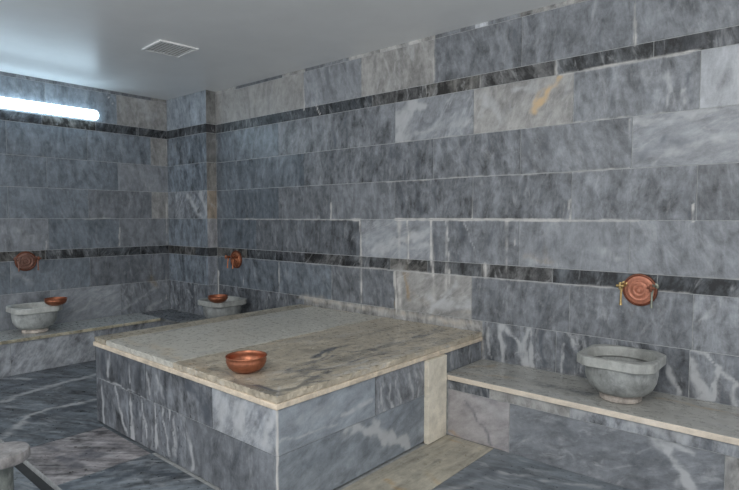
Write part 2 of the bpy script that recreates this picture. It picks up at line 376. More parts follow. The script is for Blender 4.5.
def marble_material():
    T = NT('grey_marble')
    mc = T.attr('mc'); tn = T.attr('tint', 'Color'); par = T.sep(T.attr('par'))
    pa = T.sep(T.attr('pa')); pb = T.sep(T.attr('pb'))
    geo = T.new('ShaderNodeNewGeometry').outputs['Position']
    A = T.noise(mc, 9, 8, .68, .5)
    B = T.noise(mc, 21, 6, .66, .4)
    C = T.noise(geo, 13, 6, .68, .3)
    G = T.noise(geo, 160, 3, .6)
    E = T.noise(mc, 2.6, 4, .55, 1.6)
    W = T.noise(geo, 28, 4, .62)
    a = T.ramp(A, .33, .67, -1, 1, False); b = T.ramp(B, .3, .7, -1, 1, False); c = T.ramp(C, .32, .68, -1, 1, False)
    s = T.math('ADD', T.math('ADD', T.math('MULTIPLY', a, .60), T.math('MULTIPLY', b, .42)), T.math('MULTIPLY', c, .40))
    s = T.math('MULTIPLY', s, T.math('MULTIPLY', par[0], 2.3))
    s = T.math('ADD', s, T.ramp(G, .3, .7, -.06, .06, False))
    val = T.math('MAXIMUM', T.math('ADD', s, 1.0), .25)
    cb = T.new('ShaderNodeCombineXYZ')
    for i in range(3): T.put(cb.inputs[i], val)
    col = T.mix(1.0, tn, cb.outputs[0], 'MULTIPLY')
    # natural thin pale veins
    r = T.math('ABSOLUTE', T.math('SUBTRACT', E, .5))
    v = T.math('MULTIPLY', T.ramp(r, .0, .022, 1, 0), T.ramp(B, .42, .62, 0, 1))
    col = T.mix(T.math('MULTIPLY', v, par[1]), col, (.52, .53, .54, 1))
    # broad pale and dark wisps running with the stone
    Q = T.noise(mc, 10.5, 8, .66, 1.0); Q2 = T.noise(mc, 6.5, 8, .68, 1.2)
    col = T.mix(T.math('MULTIPLY', T.ramp(Q, .55, .74, 0, 1), T.math('ADD', .12, T.math('MULTIPLY', par[1], 1.5), clamp=True)), col, (.50, .51, .52, 1))
    col = T.mix(T.math('MULTIPLY', T.ramp(Q2, .53, .70, 0, 1), T.math('MULTIPLY', par[0], 1.7, clamp=True)), col, T.mix(1.0, tn, (.40, .43, .48, 1), 'MULTIPLY'))
    # marks that belong to this very stone, broken up by noise
    def brk(x, k=.9):
        k1 = T.math('MULTIPLY', T.math('SUBTRACT', T.math('ADD', T.math('MULTIPLY', W, .5), T.math('MULTIPLY', B, .5)), .5), 1.9)
        return T.ramp(T.math('MULTIPLY', x, T.math('ADD', 1.0, k1)), .05, .78, 0, 1)
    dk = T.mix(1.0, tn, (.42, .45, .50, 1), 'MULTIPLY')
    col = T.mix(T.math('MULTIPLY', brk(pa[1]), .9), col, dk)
    col = T.mix(T.math('MULTIPLY', brk(pa[0]), .78), col, (.50, .51, .52, 1))
    col = T.mix(T.math('MULTIPLY', brk(pa[2]), .9), col, (.60, .43, .24, 1))
    br = T.mix(1.0, col, (1.02, .78, .50, 1), 'MULTIPLY')
    col = T.mix(brk(pb[0]), col, br)
    col = T.mix(T.math('MULTIPLY', brk(pb[1]), .9), col, (.62, .605, .58, 1))
    col = T.mix(T.math('MULTIPLY', brk(pb[2]), .88), col, (.075, .085, .105, 1))
    T.put(T.b.inputs['Base Color'], col)
    T.put(T.b.inputs['Roughness'], T.math('ADD', par[2], T.ramp(W, .3, .7, -.08, .08, False)))
    T.b.inputs['Specular IOR Level'].default_value = .4
    bp = T.new('ShaderNodeBump'); bp.inputs['Strength'].default_value = .06; bp.inputs['Distance'].default_value = .004
    T.put(bp.inputs['Height'], W); T.l.new(bp.outputs[0], T.b.inputs['Normal'])
    return T.m

def plain_material(name, c, rough=.5, metal=0.0, var=.12, scale=20, bump=0.0, coat=0.0):
    T = NT(name)
    geo = T.new('ShaderNodeTexCoord').outputs['Object']
    n = T.noise(geo, scale, 5, .6)
    k = T.ramp(n, .3, .7, 1 - var, 1 + var, False)
    cb = T.new('ShaderNodeCombineXYZ')
    for i in range(3): T.put(cb.inputs[i], k)
    col = T.mix(1.0, (*c, 1), cb.outputs[0], 'MULTIPLY')
    T.put(T.b.inputs['Base Color'], col)
    T.b.inputs['Roughness'].default_value = rough
    T.b.inputs['Metallic'].default_value = metal
    T.b.inputs['Coat Weight'].default_value = coat
    T.b.inputs['Coat Roughness'].default_value = .25
    if bump:
        bp = T.new('ShaderNodeBump'); bp.inputs['Strength'].default_value = bump; bp.inputs['Distance'].default_value = .003
        T.put(bp.inputs['Height'], n); T.l.new(bp.outputs[0], T.b.inputs['Normal'])
    return T.m

MARBLE = marble_material()
GROUT = plain_material('pale_grout', tuple(lin((150, 152, 152)) * 1.3), .8, var=.25, scale=30)
DARKGAP = plain_material('channel_bed_gap_shade', (.045, .048, .05), .8)  # near-black: drain channel bed, and painted shade of the platform foot gap
CEIL = plain_material('ceiling_paint', (.84, .85, .85), .32, var=.03, scale=3)
CEIL.node_tree.nodes['Principled BSDF'].inputs['Specular IOR Level'].default_value = .22
COPPER = plain_material('hammered_copper', (.38, .145, .08), .40, 0.75, var=.22, scale=55, bump=.25)
OLDCOPPER = plain_material('dull_copper', (.50, .205, .13), .5, .35, var=.22, scale=60, bump=.15)
DARKCOPPER = plain_material('darkened_copper', (.20, .075, .045), .5, .6, var=.3, scale=40)
BRASS = plain_material('worn_brass', (.42, .30, .13), .4, .75, var=.3, scale=60)
TARNISH = plain_material('tarnished_metal', (.22, .23, .19), .45, .7, var=.3, scale=50)
PLASTIC = plain_material('white_vent_plastic', (.85, .85, .84), .5, var=.06)
DIRTY = plain_material('dusty_vent_plate', (.50, .47, .42), .7, var=.35, scale=18)
LAMPBODY = plain_material('white_enamel', (.75, .77, .8), .4, var=.03)
def emit(name, c, s):
    T = NT(name)
    T.b.inputs['Base Color'].default_value = (.8, .8, .8, 1)
    T.b.inputs['Emission Color'].default_value = (*c, 1)
    T.b.inputs['Emission Strength'].default_value = s
    return T.m
GLOW = emit('fluorescent_diffuser', (.62, .84, 1.0), 6.5)

# ------------------------------------------------------------------ stone mesh builder
def vnoise(x, y, f, sd=0):
    """Smooth value noise in 0..1 over arrays."""
    x = x*f + 17.3*sd + 100; y = y*f - 9.1*sd + 100
    ix, iy = np.floor(x), np.floor(y); fx, fy = x - ix, y - iy
    fx = fx*fx*(3-2*fx); fy = fy*fy*(3-2*fy)
    h = lambda a, b: np.modf(np.abs(np.sin(a*127.1 + b*311.7 + sd*74.7)*43758.5453))[0]
    return (h(ix, iy)*(1-fx) + h(ix+1, iy)*fx)*(1-fy) + (h(ix, iy+1)*(1-fx) + h(ix+1, iy+1)*fx)*fy

def stroke_fields(S, T, marks, tile=None, free=False):
    """Marks (veins, stains) of a stone plane as fields over points (S, T)."""
    F = {k: np.zeros_like(S) for k in 'WDOBSK'}
    S0, T0 = S, T
    n1 = vnoise(S, T, 14, 1) + .5*vnoise(S, T, 40, 2) - .75; n2 = vnoise(S, T, 14, 3) + .5*vnoise(S, T, 40, 4) - .75
    wid = .45 + 1.1*vnoise(S, T, 11, 5); stg = .45 + .8*vnoise(S, T, 23, 6)
    for ch, w, st, pts in marks:
        if ch in 'WDO' and tile is not None and not free:
            mx = sum(p[0] for p in pts) / len(pts); my = sum(p[1] for p in pts) / len(pts)
            if not (tile[0] - .003 <= mx <= tile[2] + .003 and tile[1] - .003 <= my <= tile[3] + .003): continue
        if tile is not None:
            if max(p[0] for p in pts) < tile[0] - 2*w or min(p[0] for p in pts) > tile[2] + 2*w: continue
            if max(p[1] for p in pts) < tile[1] - 2*w or min(p[1] for p in pts) > tile[3] + 2*w: continue
        k = {'S': .15, 'K': .55}.get(ch, 1.0)
        S = S0 + n1*k*(.018 + .7*w); T = T0 + n2*k*(.018 + .7*w)
        d2 = np.full_like(S, 1e9)
        for (ax, ay), (bx, by) in zip(pts[:-1], pts[1:]):
            dx, dy = bx - ax, by - ay
            L = dx*dx + dy*dy + 1e-9
            t = np.clip(((S - ax)*dx + (T - ay)*dy) / L, 0, 1)
            d2 = np.minimum(d2, (S - ax - t*dx)**2 + (T - ay - t*dy)**2)
        f = st * np.exp(-d2 / (.75*w*wid)**2) * (np.minimum(stg, 1) if ch != 'S' else stg*1.1)
        F[ch] = np.maximum(F[ch], f)
    return F

def jit(P):
    """Small irregular chipping as a function of place."""
    x, y, z = P[:, 0], P[:, 1], P[:, 2]
    return (np.sin(x*91 + y*57 + 1.3) * np.sin(x*37 - y*83 + z*120) + .6*np.sin(x*213 + y*171 + z*60) * np.sin(y*261 - x*19))

class Stone:
    def __init__(s):
        s.v = []; s.f = []; s.mi = []; s.mc = []; s.ti = []; s.pr = []; s.pa = []; s.pb = []; s.nv = 0
    def add(s, P, faces, mi, mc=None, ti=(.3, .3, .3), pr=(.5, .2, .4), F=None):
        n = len(P)
        s.v.append(P); s.f += [tuple(i + s.nv for i in f) for f in faces]; s.mi += [mi]*len(faces); s.nv += n
        s.mc.append(np.zeros((n, 3)) if mc is None else mc)
        s.ti.append(np.tile(np.array([*ti, 1.0]), (n, 1))); s.pr.append(np.tile(np.array(pr), (n, 1)))
        if F is None: s.pa.append(np.zeros((n, 3))); s.pb.append(np.zeros((n, 3)))
        else:
            s.pa.append(np.stack([F['W'], F['D'], F['O']], 1)); s.pb.append(np.stack([F['B'], F['S'], F['K']], 1))
    def patch(s, O, U, V, s0, s1, t0, t1, res=.02, ti=(.3,.3,.3), pr=(.5,.2,.4), ang=90, stretch=.32, marks=(), free=False,
              gap=.002, skirt=.004, chip=0.0, seed=None):
        """One tile: the plane point is O + U*s + V*t."""
        O, U, V = map(lambda a: np.array(a, float), (O, U, V)); N = np.cross(U, V)
        a0, a1, b0, b1 = s0 + gap, s1 - gap, t0 + gap, t1 - gap
        nu = max(1, int(math.ceil((a1 - a0)/res))); nv = max(1, int(math.ceil((b1 - b0)/res)))
        gs = np.linspace(a0, a1, nu+1); gt = np.linspace(b0, b1, nv+1)
        if skirt:
            gs = np.concatenate([[a0], gs, [a1]]); gt = np.concatenate([[b0], gt, [b1]])
        S, T = np.meshgrid(gs, gt, indexing='ij'); dep = np.zeros_like(S)
        if skirt:
            dep[0, :] = dep[-1, :] = dep[:, 0] = dep[:, -1] = -skirt
        S, T, dep = S.ravel(), T.ravel(), dep.ravel()
        lift = rng.uniform(-.0006, .0006) if skirt else 0
        P = O + S[:, None]*U + T[:, None]*V + (dep + lift)[:, None]*N
        sd = rng.uniform(-20, 20, 3) if seed is None else np.array(seed, float)
        ca, sa = math.cos(math.radians(ang)), math.sin(math.radians(ang))
        along = S*ca + T*sa; across = -S*sa + T*ca
        mc = np.stack([along*stretch + sd[0], across + sd[1], np.full_like(S, sd[2])], 1)
        F = stroke_fields(S, T, marks, (s0, t0, s1, t1), free) if len(marks) else None
        m = len(gt)
        faces = [(i*m+j, (i+1)*m+j, (i+1)*m+j+1, i*m+j+1) for i in range(len(gs)-1) for j in range(m-1)]
        s.add(P, faces, 0, mc, ti, pr, F)
    def box(s, lo, hi, mi=1):
        (x0, y0, z0), (x1, y1, z1) = lo, hi
        P = np.array([(x, y, z) for x in (x0, x1) for y in (y0, y1) for z in (z0, z1)], float)
        s.add(P, [(0,1,3,2), (4,6,7,5), (0,4,5,1), (2,3,7,6), (0,2,6,4), (1,5,7,3)], mi)
    def slab(s, lo, hi, res=.02, ti=(.3,.3,.3), pr=(.5,.2,.4), ang=0, stretch=.4, top_marks=(), side_marks=None, bev=.004, chip=0.0, free=False, tilemarks=None):
        """A solid stone slab: six gridded faces with eased edges; mc runs through the block."""
        lo = np.array(lo, float); hi = np.array(hi, float)
        sd = rng.uniform(-20, 20, 3); ca, sa = math.cos(math.radians(ang)), math.sin(math.radians(ang))
        def lines(a, b):
            n = max(1, int(math.ceil((b - a - 2*bev)/res)))
            return np.concatenate([[a], np.linspace(a+bev, b-bev, n+1), [b]])
        L = [lines(lo[i], hi[i]) for i in range(3)]
        for ax in range(3):
            for side in (0, 1):
                u, v = [(1, 2), (2, 0), (0, 1)][ax]
                A, B = np.meshgrid(L[u], L[v], indexing='ij')
                P = np.zeros((A.size, 3)); P[:, u] = A.ravel(); P[:, v] = B.ravel(); P[:, ax] = hi[ax] if side else lo[ax]
                Q = P.copy()
                # ease edges: a point lying on two or three faces moves in
                on = [(np.abs(P[:, k]-lo[k]) < 1e-6, np.abs(P[:, k]-hi[k]) < 1e-6) for k in range(3)]
                cnt = sum((o[0] | o[1]).astype(int) for o in on)
                for k in range(3):
                    sh = np.where(cnt >= 2, bev*.35, 0)
                    if chip: sh = sh + np.where(cnt >= 2, np.maximum(0, jit(P))*chip, 0) + np.where((cnt >= 1) & (np.abs(P[:, 2]-hi[2]) > 1e-6), (jit(P*.7)+.5)*chip*.35, 0)*(k < 2)
                    Q[:, k] += np.where(on[k][0], sh, 0) - np.where(on[k][1], sh, 0)
                mc = np.stack([(P[:, 0]*ca + P[:, 1]*sa)*stretch + sd[0], -P[:, 0]*sa + P[:, 1]*ca + sd[1], P[:, 2] + sd[2]], 1)
                F = None
                if ax == 2 and side == 1 and len(top_marks):
                    F = stroke_fields(P[:, 0], P[:, 1], top_marks, (lo[0], lo[1], hi[0], hi[1]), free)
                m = len(L[v])
                fc = [(i*m+j, (i+1)*m+j, (i+1)*m+j+1, i*m+j+1) for i in range(len(L[u])-1) for j in range(m-1)]
                if not side: fc = [f[::-1] for f in fc]
                s.add(Q, fc, 0, mc, ti, pr, F)
    def build(s, name, parent=None, mats=None, weld=False, smooth=False):
        me = bpy.data.meshes.new(name)
        me.from_pydata(np.concatenate(s.v).tolist(), [], s.f); 
        for m in (mats or [MARBLE, GROUT, DARKGAP]): me.materials.append(m)
        me.polygons.foreach_set('material_index', s.mi)
        for nm, kind, key, data in (('mc', 'FLOAT_VECTOR', 'vector', s.mc), ('par', 'FLOAT_VECTOR', 'vector', s.pr), ('pa', 'FLOAT_VECTOR', 'vector', s.pa),
                                    ('pb', 'FLOAT_VECTOR', 'vector', s.pb), ('tint', 'FLOAT_COLOR', 'color', s.ti)):
            a = me.attributes.new(nm, kind, 'POINT'); a.data.foreach_set(key, np.concatenate(data).astype(np.float32).ravel())
        if weld:
            bm = bmesh.new(); bm.from_mesh(me); bmesh.ops.remove_doubles(bm, verts=bm.verts, dist=1e-5); bm.to_mesh(me); bm.free()
        if smooth: me.polygons.foreach_set('use_smooth', [True]*len(me.polygons))
        me.update()
        o = bpy.data.objects.new(name, me); COL.objects.link(o)
        if parent is not None: o.parent = parent
        return o

def stone_from_bm(name, bm, ti, pr=(.5,.3,.4), parent=None, ang=20, stretch=.5, smooth_angle=35):
    """A carved stone piece from a bmesh, with the marble attributes."""
    bmesh.ops.recalc_face_normals(bm, faces=bm.faces)
    me = bpy.data.meshes.new(name); bm.to_mesh(me); bm.free()
    n = len(me.vertices); P = np.zeros(n*3, np.float32); me.vertices.foreach_get('co', P); P = P.reshape(-1, 3)
    sd = rng.uniform(-20, 20, 3)
    mc = P*np.array([1, 1, .55]) + sd
    for nm, kind, key, data in (('mc', 'FLOAT_VECTOR', 'vector', mc), ('par', 'FLOAT_VECTOR', 'vector', np.tile(np.array(pr), (n, 1))),
                                ('pa', 'FLOAT_VECTOR', 'vector', np.zeros((n, 3))), ('pb', 'FLOAT_VECTOR', 'vector', np.zeros((n, 3))),
                                ('tint', 'FLOAT_COLOR', 'color', np.tile(np.array([*ti, 1]), (n, 1)))):
        a = me.attributes.new(nm, kind, 'POINT'); a.data.foreach_set(key, np.asarray(data, np.float32).ravel())
    me.materials.append(MARBLE)
    smooth_by_angle(me, smooth_angle)
    o = bpy.data.objects.new(name, me); COL.objects.link(o)
    if parent is not None: o.parent = parent
    return o

def smooth_by_angle(me, deg):
    me.polygons.foreach_set('use_smooth', [True]*len(me.polygons))
    bm = bmesh.new(); bm.from_mesh(me)
    for e in bm.edges:
        if len(e.link_faces) == 2: e.smooth = e.calc_face_angle(0) < math.radians(deg)
    bm.to_mesh(me); bm.free()

def obj(name, bm, mat, parent=None, deg=40, loc=None):
    bmesh.ops.recalc_face_normals(bm, faces=bm.faces)
    me = bpy.data.meshes.new(name); bm.to_mesh(me); bm.free()
    me.materials.append(mat); smooth_by_angle(me, deg)
    o = bpy.data.objects.new(name, me); COL.objects.link(o)
    if parent is not None: o.parent = parent
    if loc: o.location = loc
    return o

def lathe(bm, prof, n=48, M=None, close=False):
    """Revolve (r, z) about z; r = 0 closes to a point."""
    rings = []
    for r, z in prof:
        if r < 1e-6: rings.append([bm.verts.new((0, 0, z))])
        else: rings.append([bm.verts.new((r*math.cos(2*math.pi*k/n), r*math.sin(2*math.pi*k/n), z)) for k in range(n)])
    for a, b in zip(rings[:-1], rings[1:]):
        for k in range(n):
            k2 = (k+1) % n
            if len(a) == 1 and len(b) == 1: continue
            if len(a) == 1: bm.faces.new((a[0], b[k], b[k2]))
            elif len(b) == 1: bm.faces.new((a[k], a[k2], b[0]))
            else: bm.faces.new((a[k], a[k2], b[k2], b[k]))
    vs = [v for r in rings for v in r]
    if M is not None: bmesh.ops.transform(bm, matrix=M, verts=vs)
    return vs

def bbox(bm, lo, hi, bev=.002, M=None):
    r = bmesh.ops.create_cube(bm, size=1)
    vs = r['verts']
    for v in vs: v.co = Vector([(lo[i]+hi[i])/2 + v.co[i]*(hi[i]-lo[i]) for i in range(3)])
    if bev:
        es = list({e for v in vs for e in v.link_edges})
        g = bmesh.ops.bevel(bm, geom=es, offset=bev, segments=2, affect='EDGES', profile=.5)
        vs = list({v for f in g['faces'] for v in f.verts} | {v for v in vs if v.is_valid})
    if M is not None: bmesh.ops.transform(bm, matrix=M, verts=[v for v in vs if v.is_valid])

def tube(bm, pts, r, n=12):
    """A round tube of radius r (number or list) along a polyline, with closed ends."""
    pts = [Vector(p) for p in pts]; R = r if isinstance(r, (list, tuple)) else [r]*len(pts)
    rings = []; up = Vector((0, 0, 1))
    for i, p in enumerate(pts):
        d = (pts[min(i+1, len(pts)-1)] - pts[max(i-1, 0)]).normalized()
        a = d.cross(up if abs(d.z) < .9 else Vector((1, 0, 0))).normalized(); b = d.cross(a)
        rings.append([bm.verts.new(p + (a*math.cos(2*math.pi*k/n) + b*math.sin(2*math.pi*k/n))*R[i]) for k in range(n)])
    for A, B in zip(rings[:-1], rings[1:]):
        for k in range(n): bm.faces.new((A[k], A[(k+1) % n], B[(k+1) % n], B[k]))
    bm.faces.new(rings[0][::-1]); bm.faces.new(rings[-1])

def empty(name, loc, rz=0):
    o = bpy.data.objects.new(name, None); o.empty_display_size = .1; COL.objects.link(o)
    o.location = loc; o.rotation_euler = (0, 0, rz)
    return o
def tag(o, label=None, cat=None, group=None, kind=None):
    for k, v in (('label', label), ('category', cat), ('group', group), ('kind', kind)):
        if v: o[k] = v
    return o
def copy_tree(o, parent=None):
    c = o.copy(); COL.objects.link(c)
    if parent is not None: c.parent = parent
    for ch in list(o.children): copy_tree(ch, c)
    return c

# ------------------------------------------------------------------ the setting
def course(S, O, U, V, z0, z1, joints, looks, marks=(), res=.02, free=False):
    """A course of stone tiles; looks = one (rgb, contrast, vein[, angle]) per tile."""
    for (a, b), lk in zip(zip(joints[:-1], joints[1:]), looks):
        c, con, vn = lk[:3]; con = con*.72 if marks is MARKS_LW else con; c = tuple(q*1.08 for q in c) if (marks is MARKS_LW or marks is MARKS_PF) else c; ang = lk[3] if len(lk) > 3 else 94 + rng.uniform(-13, 13)
        S.patch(O, U, V, a, b, z0, z1, res, tint(c), (con, vn, .36 + rng.uniform(-.04, .06)), ang, .42, marks, free)

UX, UY, UZ = (1, 0, 0), (0, 1, 0), (0, 0, 1)
w = Stone()
w.box((XP-.02, .003, -.1), (7.4, .16, ZC))
RJ1 = [XP, 1.45, 2.15, 2.835, 3.54, 4.22, 4.90, 5.58, 6.27, 6.96, 7.4]      # the running bond: two sets of joints
RJ2 = [XP, 1.11, 1.795, 2.49, 3.185, 3.872, 4.560, 5.230, 5.92, 6.61, 7.4]
g = lambda v, con=.30, vn=.15, *a: ((v-3, v, v+4), con, vn, *a)             # a grey stone of that value
wrm = lambda v, con=.30, vn=.2, *a: ((v+1, v, v-2), con, vn, *a)            # a warmer stone
blu = lambda v, con=.30, vn=.12, *a: ((v-6, v, v+6), con, vn, *a)  # bluish stone; on left-hand walls the tint holds some tube light blue
O0 = (0, 0, 0)
cj = [XP, 1.146, 1.5, 1.856, 2.168, 2.419, 2.7, 3.031, 3.548, 3.756, 3.875, 3.974, 4.204, 4.558, 5.2, 6.0, 7.4]
cl = [wrm(140), g(95), g(92), wrm(138), g(98), g(120), wrm(142), wrm(150), g(112), g(118), g(172), g(112), wrm(138), wrm(135), g(115), g(120)]
course(w, O0, UX, UZ, 2.655, ZC-.001, cj, cl)
course(w, O0, UX, UZ, UBT, 2.655, RJ1, [wrm(136, .15), wrm(138, .15), g(126, .2, .25), wrm(134, .22, .4), g(106, .3), g(111, .3), g(114, .28), g(116, .2), g(116), g(116)], MARKS_RW, .018)
BND = [((64, 66, 68), .75, .25), ((58, 61, 64), .7, .2), ((66, 66, 66), .8, .3), ((60, 62, 65), .7, .2), ((70, 69, 67), .85, .3)]
def band(S, O, U, z0, z1, joints, marks=()):
    course(S, O, U, UZ, z0, z1, joints, [BND[rng.randint(len(BND))] + (60 + rng.uniform(-20, 60),) for _ in joints[:-1]], marks, .016)
band(w, O0, UX, UBB, UBT, [XP, 1.4, 1.9, 2.42, 2.95, 3.472, 3.918, 4.448, 5.0, 5.6, 6.2, 6.8, 7.4], MARKS_RW)
course(w, O0, UX, UZ, J12, UBB, RJ2, [blu(100), blu(104), g(110), g(107, .35), g(124, .24, .35, 60), wrm(134, .22, .3, 70), g(116, .3), g(150, .15), g(148), g(120)], MARKS_RW, .014)
course(w, O0, UX, UZ, J23, J12, RJ1, [blu(95), blu(98), g(101, .38), g(98, .4), g(101, .4), g(106, .32), g(128, .2, .2, 10), g(116), g(116), g(116)], MARKS_RW, .014)
course(w, O0, UX, UZ, J34, J23, RJ2, [blu(94), blu(89), g(100), g(108, .25), g(99, .4), g(98, .36), g(104, .34), g(100, .34), g(104), g(104)], MARKS_RW, .014)
course(w, O0, UX, UZ, LBT, J34, RJ1, [blu(88), g(90), g(88, .35), g(130, .18, .3, 30), g(106, .32), g(119, .22), g(118, .25), g(116), g(116), g(116)], MARKS_RW, .014)
band(w, O0, UX, LBB, LBT, [XP, 1.3, 1.75, 2.156, 2.65, 3.138, 3.495, 3.943, 4.45, 5.05, 5.6, 6.2, 6.8, 7.4], MARKS_RW)
course(w, O0, UX, UZ, J56, LBB, RJ2, [blu(94), blu(97), blu(103), g(100), wrm(132, .2, .5, 40), g(101, .32), g(110, .3), g(122, .3), g(118, .3), g(116)], MARKS_RW, .014)
GJ = [XP, 1.44, 2.14, 2.84, 3.3, 3.958, 4.48, 5.22, 5.9, 6.6, 7.4]
course(w, O0, UX, UZ, ZB, J56, GJ, [g(92, .4, .3), g(95, .4, .3), wrm(128, .35, .3), wrm(130, .3, .3), wrm(128, .35, .3), g(104, .4, .4), g(96, .42, .4), g(112, .35, .3), g(110), g(110)], MARKS_RW, .012)
course(w, O0, UX, UZ, 0, ZB, GJ, [g(100)]*10, (), .1)
tag(w.build('wall_right'), 'long grey marble tiled wall with two dark bands', kind='structure')

w = Stone()
w.box((-.16, -5.2, -.1), (-.003, 0.16, ZC))
LJ1 = [-5.2, -4.5, -3.8, -3.1, -2.40, -1.70, -.99, -.315, DP]
LJ2 = [-5.2, -4.85, -4.15, -3.45, -2.75, -2.06, -1.37, -.682, DP]
course(w, O0, UY, UZ, 2.65, ZC-.001, [-5.2, -3, -1.6, -.75, -.55, -.3, DP], [g(110), g(112), g(112), g(95), g(98), wrm(120)])
course(w, O0, UY, UZ, UBT, 2.65, LJ2, [blu(112)]*5 + [blu(114), blu(112), wrm(122, .3)], MARKS_LW, .02)
band(w, O0, UY, UBB, UBT, [-5.2, -4.4, -3.6, -3, -2.4, -1.9, -1.4, -.9, -.45, DP])
course(w, O0, UY, UZ, J12, UBB, LJ1, [blu(98)]*5 + [blu(100, .35), blu(104, .35), wrm(122)], MARKS_LW, .02)
course(w, O0, UY, UZ, J23, J12, LJ2, [blu(98)]*5 + [blu(100, .35), blu(102, .35), g(112, .25)], MARKS_LW, .02)
course(w, O0, UY, UZ, J34, J23, LJ1, [blu(98)]*5 + [blu(103, .3), g(100, .3), wrm(124)], MARKS_LW, .02)
course(w, O0, UY, UZ, LBT, J34, LJ2, [blu(98)]*5 + [g(106), blu(98), g(104, .25)], MARKS_LW, .02)
band(w, O0, UY, LBB, LBT, [-5.2, -4.4, -3.6, -3, -2.4, -1.9, -1.398, -.9, -.45, DP])
course(w, O0, UY, UZ, J56, LBB, LJ1, [blu(98)]*5 + [blu(100), g(92, .35), g(96, .3)], MARKS_LW, .02)
course(w, O0, UY, UZ, ZL, J56, LJ2, [blu(104)]*5 + [g(110, .3), g(122, .25, .3, 30), g(108, .35, .3)], MARKS_LW, .02)
course(w, O0, UY, UZ, 0, ZL, LJ2, [g(100)]*8, (), .1)
tag(w.build('wall_left'), 'grey marble wall, lamp blue put into its tint, carrying the light', kind='structure')

w = Stone()
w.box((.003, DP+.003, 0), (XP-.003, .16, ZC))
OP = (0, DP, 0)
def pil(z0, z1, cuts, looks): course(w, OP, UX, UZ, z0, z1, cuts, looks, MARKS_PF, .016)
pil(UBT, ZC-.001, [0, XP], [blu(124, .25)])
band(w, OP, UX, UBB, UBT, [0, .4, XP])
pil(J12, UBB, [0, XP], [blu(93, .4)]); pil(J23, J12, [0, XP], [blu(95, .4)])
pil(J34, J23, [0, .16, XP], [g(108), g(112, .4, .4, 60)]); pil(LBT, J34, [0, XP], [blu(104, .3)])
band(w, OP, UX, LBB, LBT, [0, .55, XP])
pil(J56, LBB, [0, XP], [blu(98, .4)]); pil(ZL, J56, [0, XP], [g(92, .45, .5)]); pil(0, ZL, [0, XP], [g(92)])
OS = (XP, 0, 0)
def pls(z0, z1, c): w.patch(OS, UY, UZ, DP, -.002, z0, z1, .02, tint(c), (.25, .3, .4), 90, .4)
for z0, z1, c in ((UBT, ZC-.001, (118, 118, 116)), (UBB, UBT, (60, 60, 62)), (J12, UBB, (104, 104, 103)), (J23, J12, (118, 116, 112)), (J34, J23, (136, 125, 112)),
                  (LBT, J34, (138, 138, 140)), (LBB, LBT, (58, 60, 62)), (J56, LBB, (132, 136, 142)), (0, J56, (118, 122, 128))): pls(z0, z1, c)
tag(w.build('wall_corner'), 'marble clad pier in the corner of the room', kind='structure')

# floor: slabs either side of a shallow drain channel
GY0, GY1 = -2.405, -2.335
w = Stone()
w.box((-.16, GY1, -.2), (7.4, .16, -.003), 1); w.box((-.16, -5.2, -.2), (7.4, GY0, -.003), 1); w.box((-.16, GY0, -.2), (7.4, GY1, -.035), 2)
def fl(x0, x1, y0, y1, c, con=.4, vn=.3, ang=20, res=.02):
    w.patch(O0, UX, UY, x0, x1, y0, y1, res, tint(c), (con, vn, .33), ang, .22, MARKS_FL, True, gap=.0015)
fg = lambda v: (v-6, v, v+5)
fl(DL-.02, 1.30, -1.30, 0, fg(92), .35, .3, 25); fl(1.30, X1, -1.30, 0, fg(92), .35, .3, 25)
fl(-.1, .9, GY1, -1.30, fg(92), .4, .3, 25); fl(.9, 1.56, GY1, -1.30, fg(94), .4, .35, 25); fl(1.56, 2.22, GY1, -1.30, fg(92), .4, .35, 25)
fl(2.22, 2.84, GY1, YP, (122, 119, 120), .45, .3, 40); fl(2.84, 3.5, GY1, YP, fg(102), .45, .3, 50); fl(3.5, X2, GY1, YP, fg(102), .4, .3, 40)
fl(2.22, 2.84, YP, -1.3, fg(90), .3); fl(X2, 4.305, -2.0, -DB+.01, (150, 145, 132), .22, .2, 90); fl(X2, 4.305, GY1, -2.0, fg(112), .3)
fl(X2, 4.305, -DB+.01, 0, fg(110)); 
for x0, x1 in ((4.305, 5.45), (5.45, 6.6), (6.6, 7.4)):
    fl(x0, x1, -1.25, 0, fg(106), .24, .3, 15); fl(x0, x1, GY1, -1.25, fg(108), .26, .3, 15)
for x0, x1 in ((-.1, 1.2), (1.2, 2.2), (2.2, 3.2), (3.2, 4.2), (4.2, 5.2), (5.2, 6.3), (6.3, 7.4)):
    fl(x0, x1, -3.6, GY0, fg(104), .4, .35, 20); fl(x0, x1, -5.2, -3.6, fg(104), .4, .35, 20, .1)
tag(w.build('floor'), 'wet grey marble floor with a drain channel', kind='structure')

bm = bmesh.new(); bbox(bm, (-.16, -5.2, ZC), (7.4, .16, ZC+.15), 0)
tag(obj('ceiling', bm, CEIL), 'smooth grey painted ceiling', kind='structure')

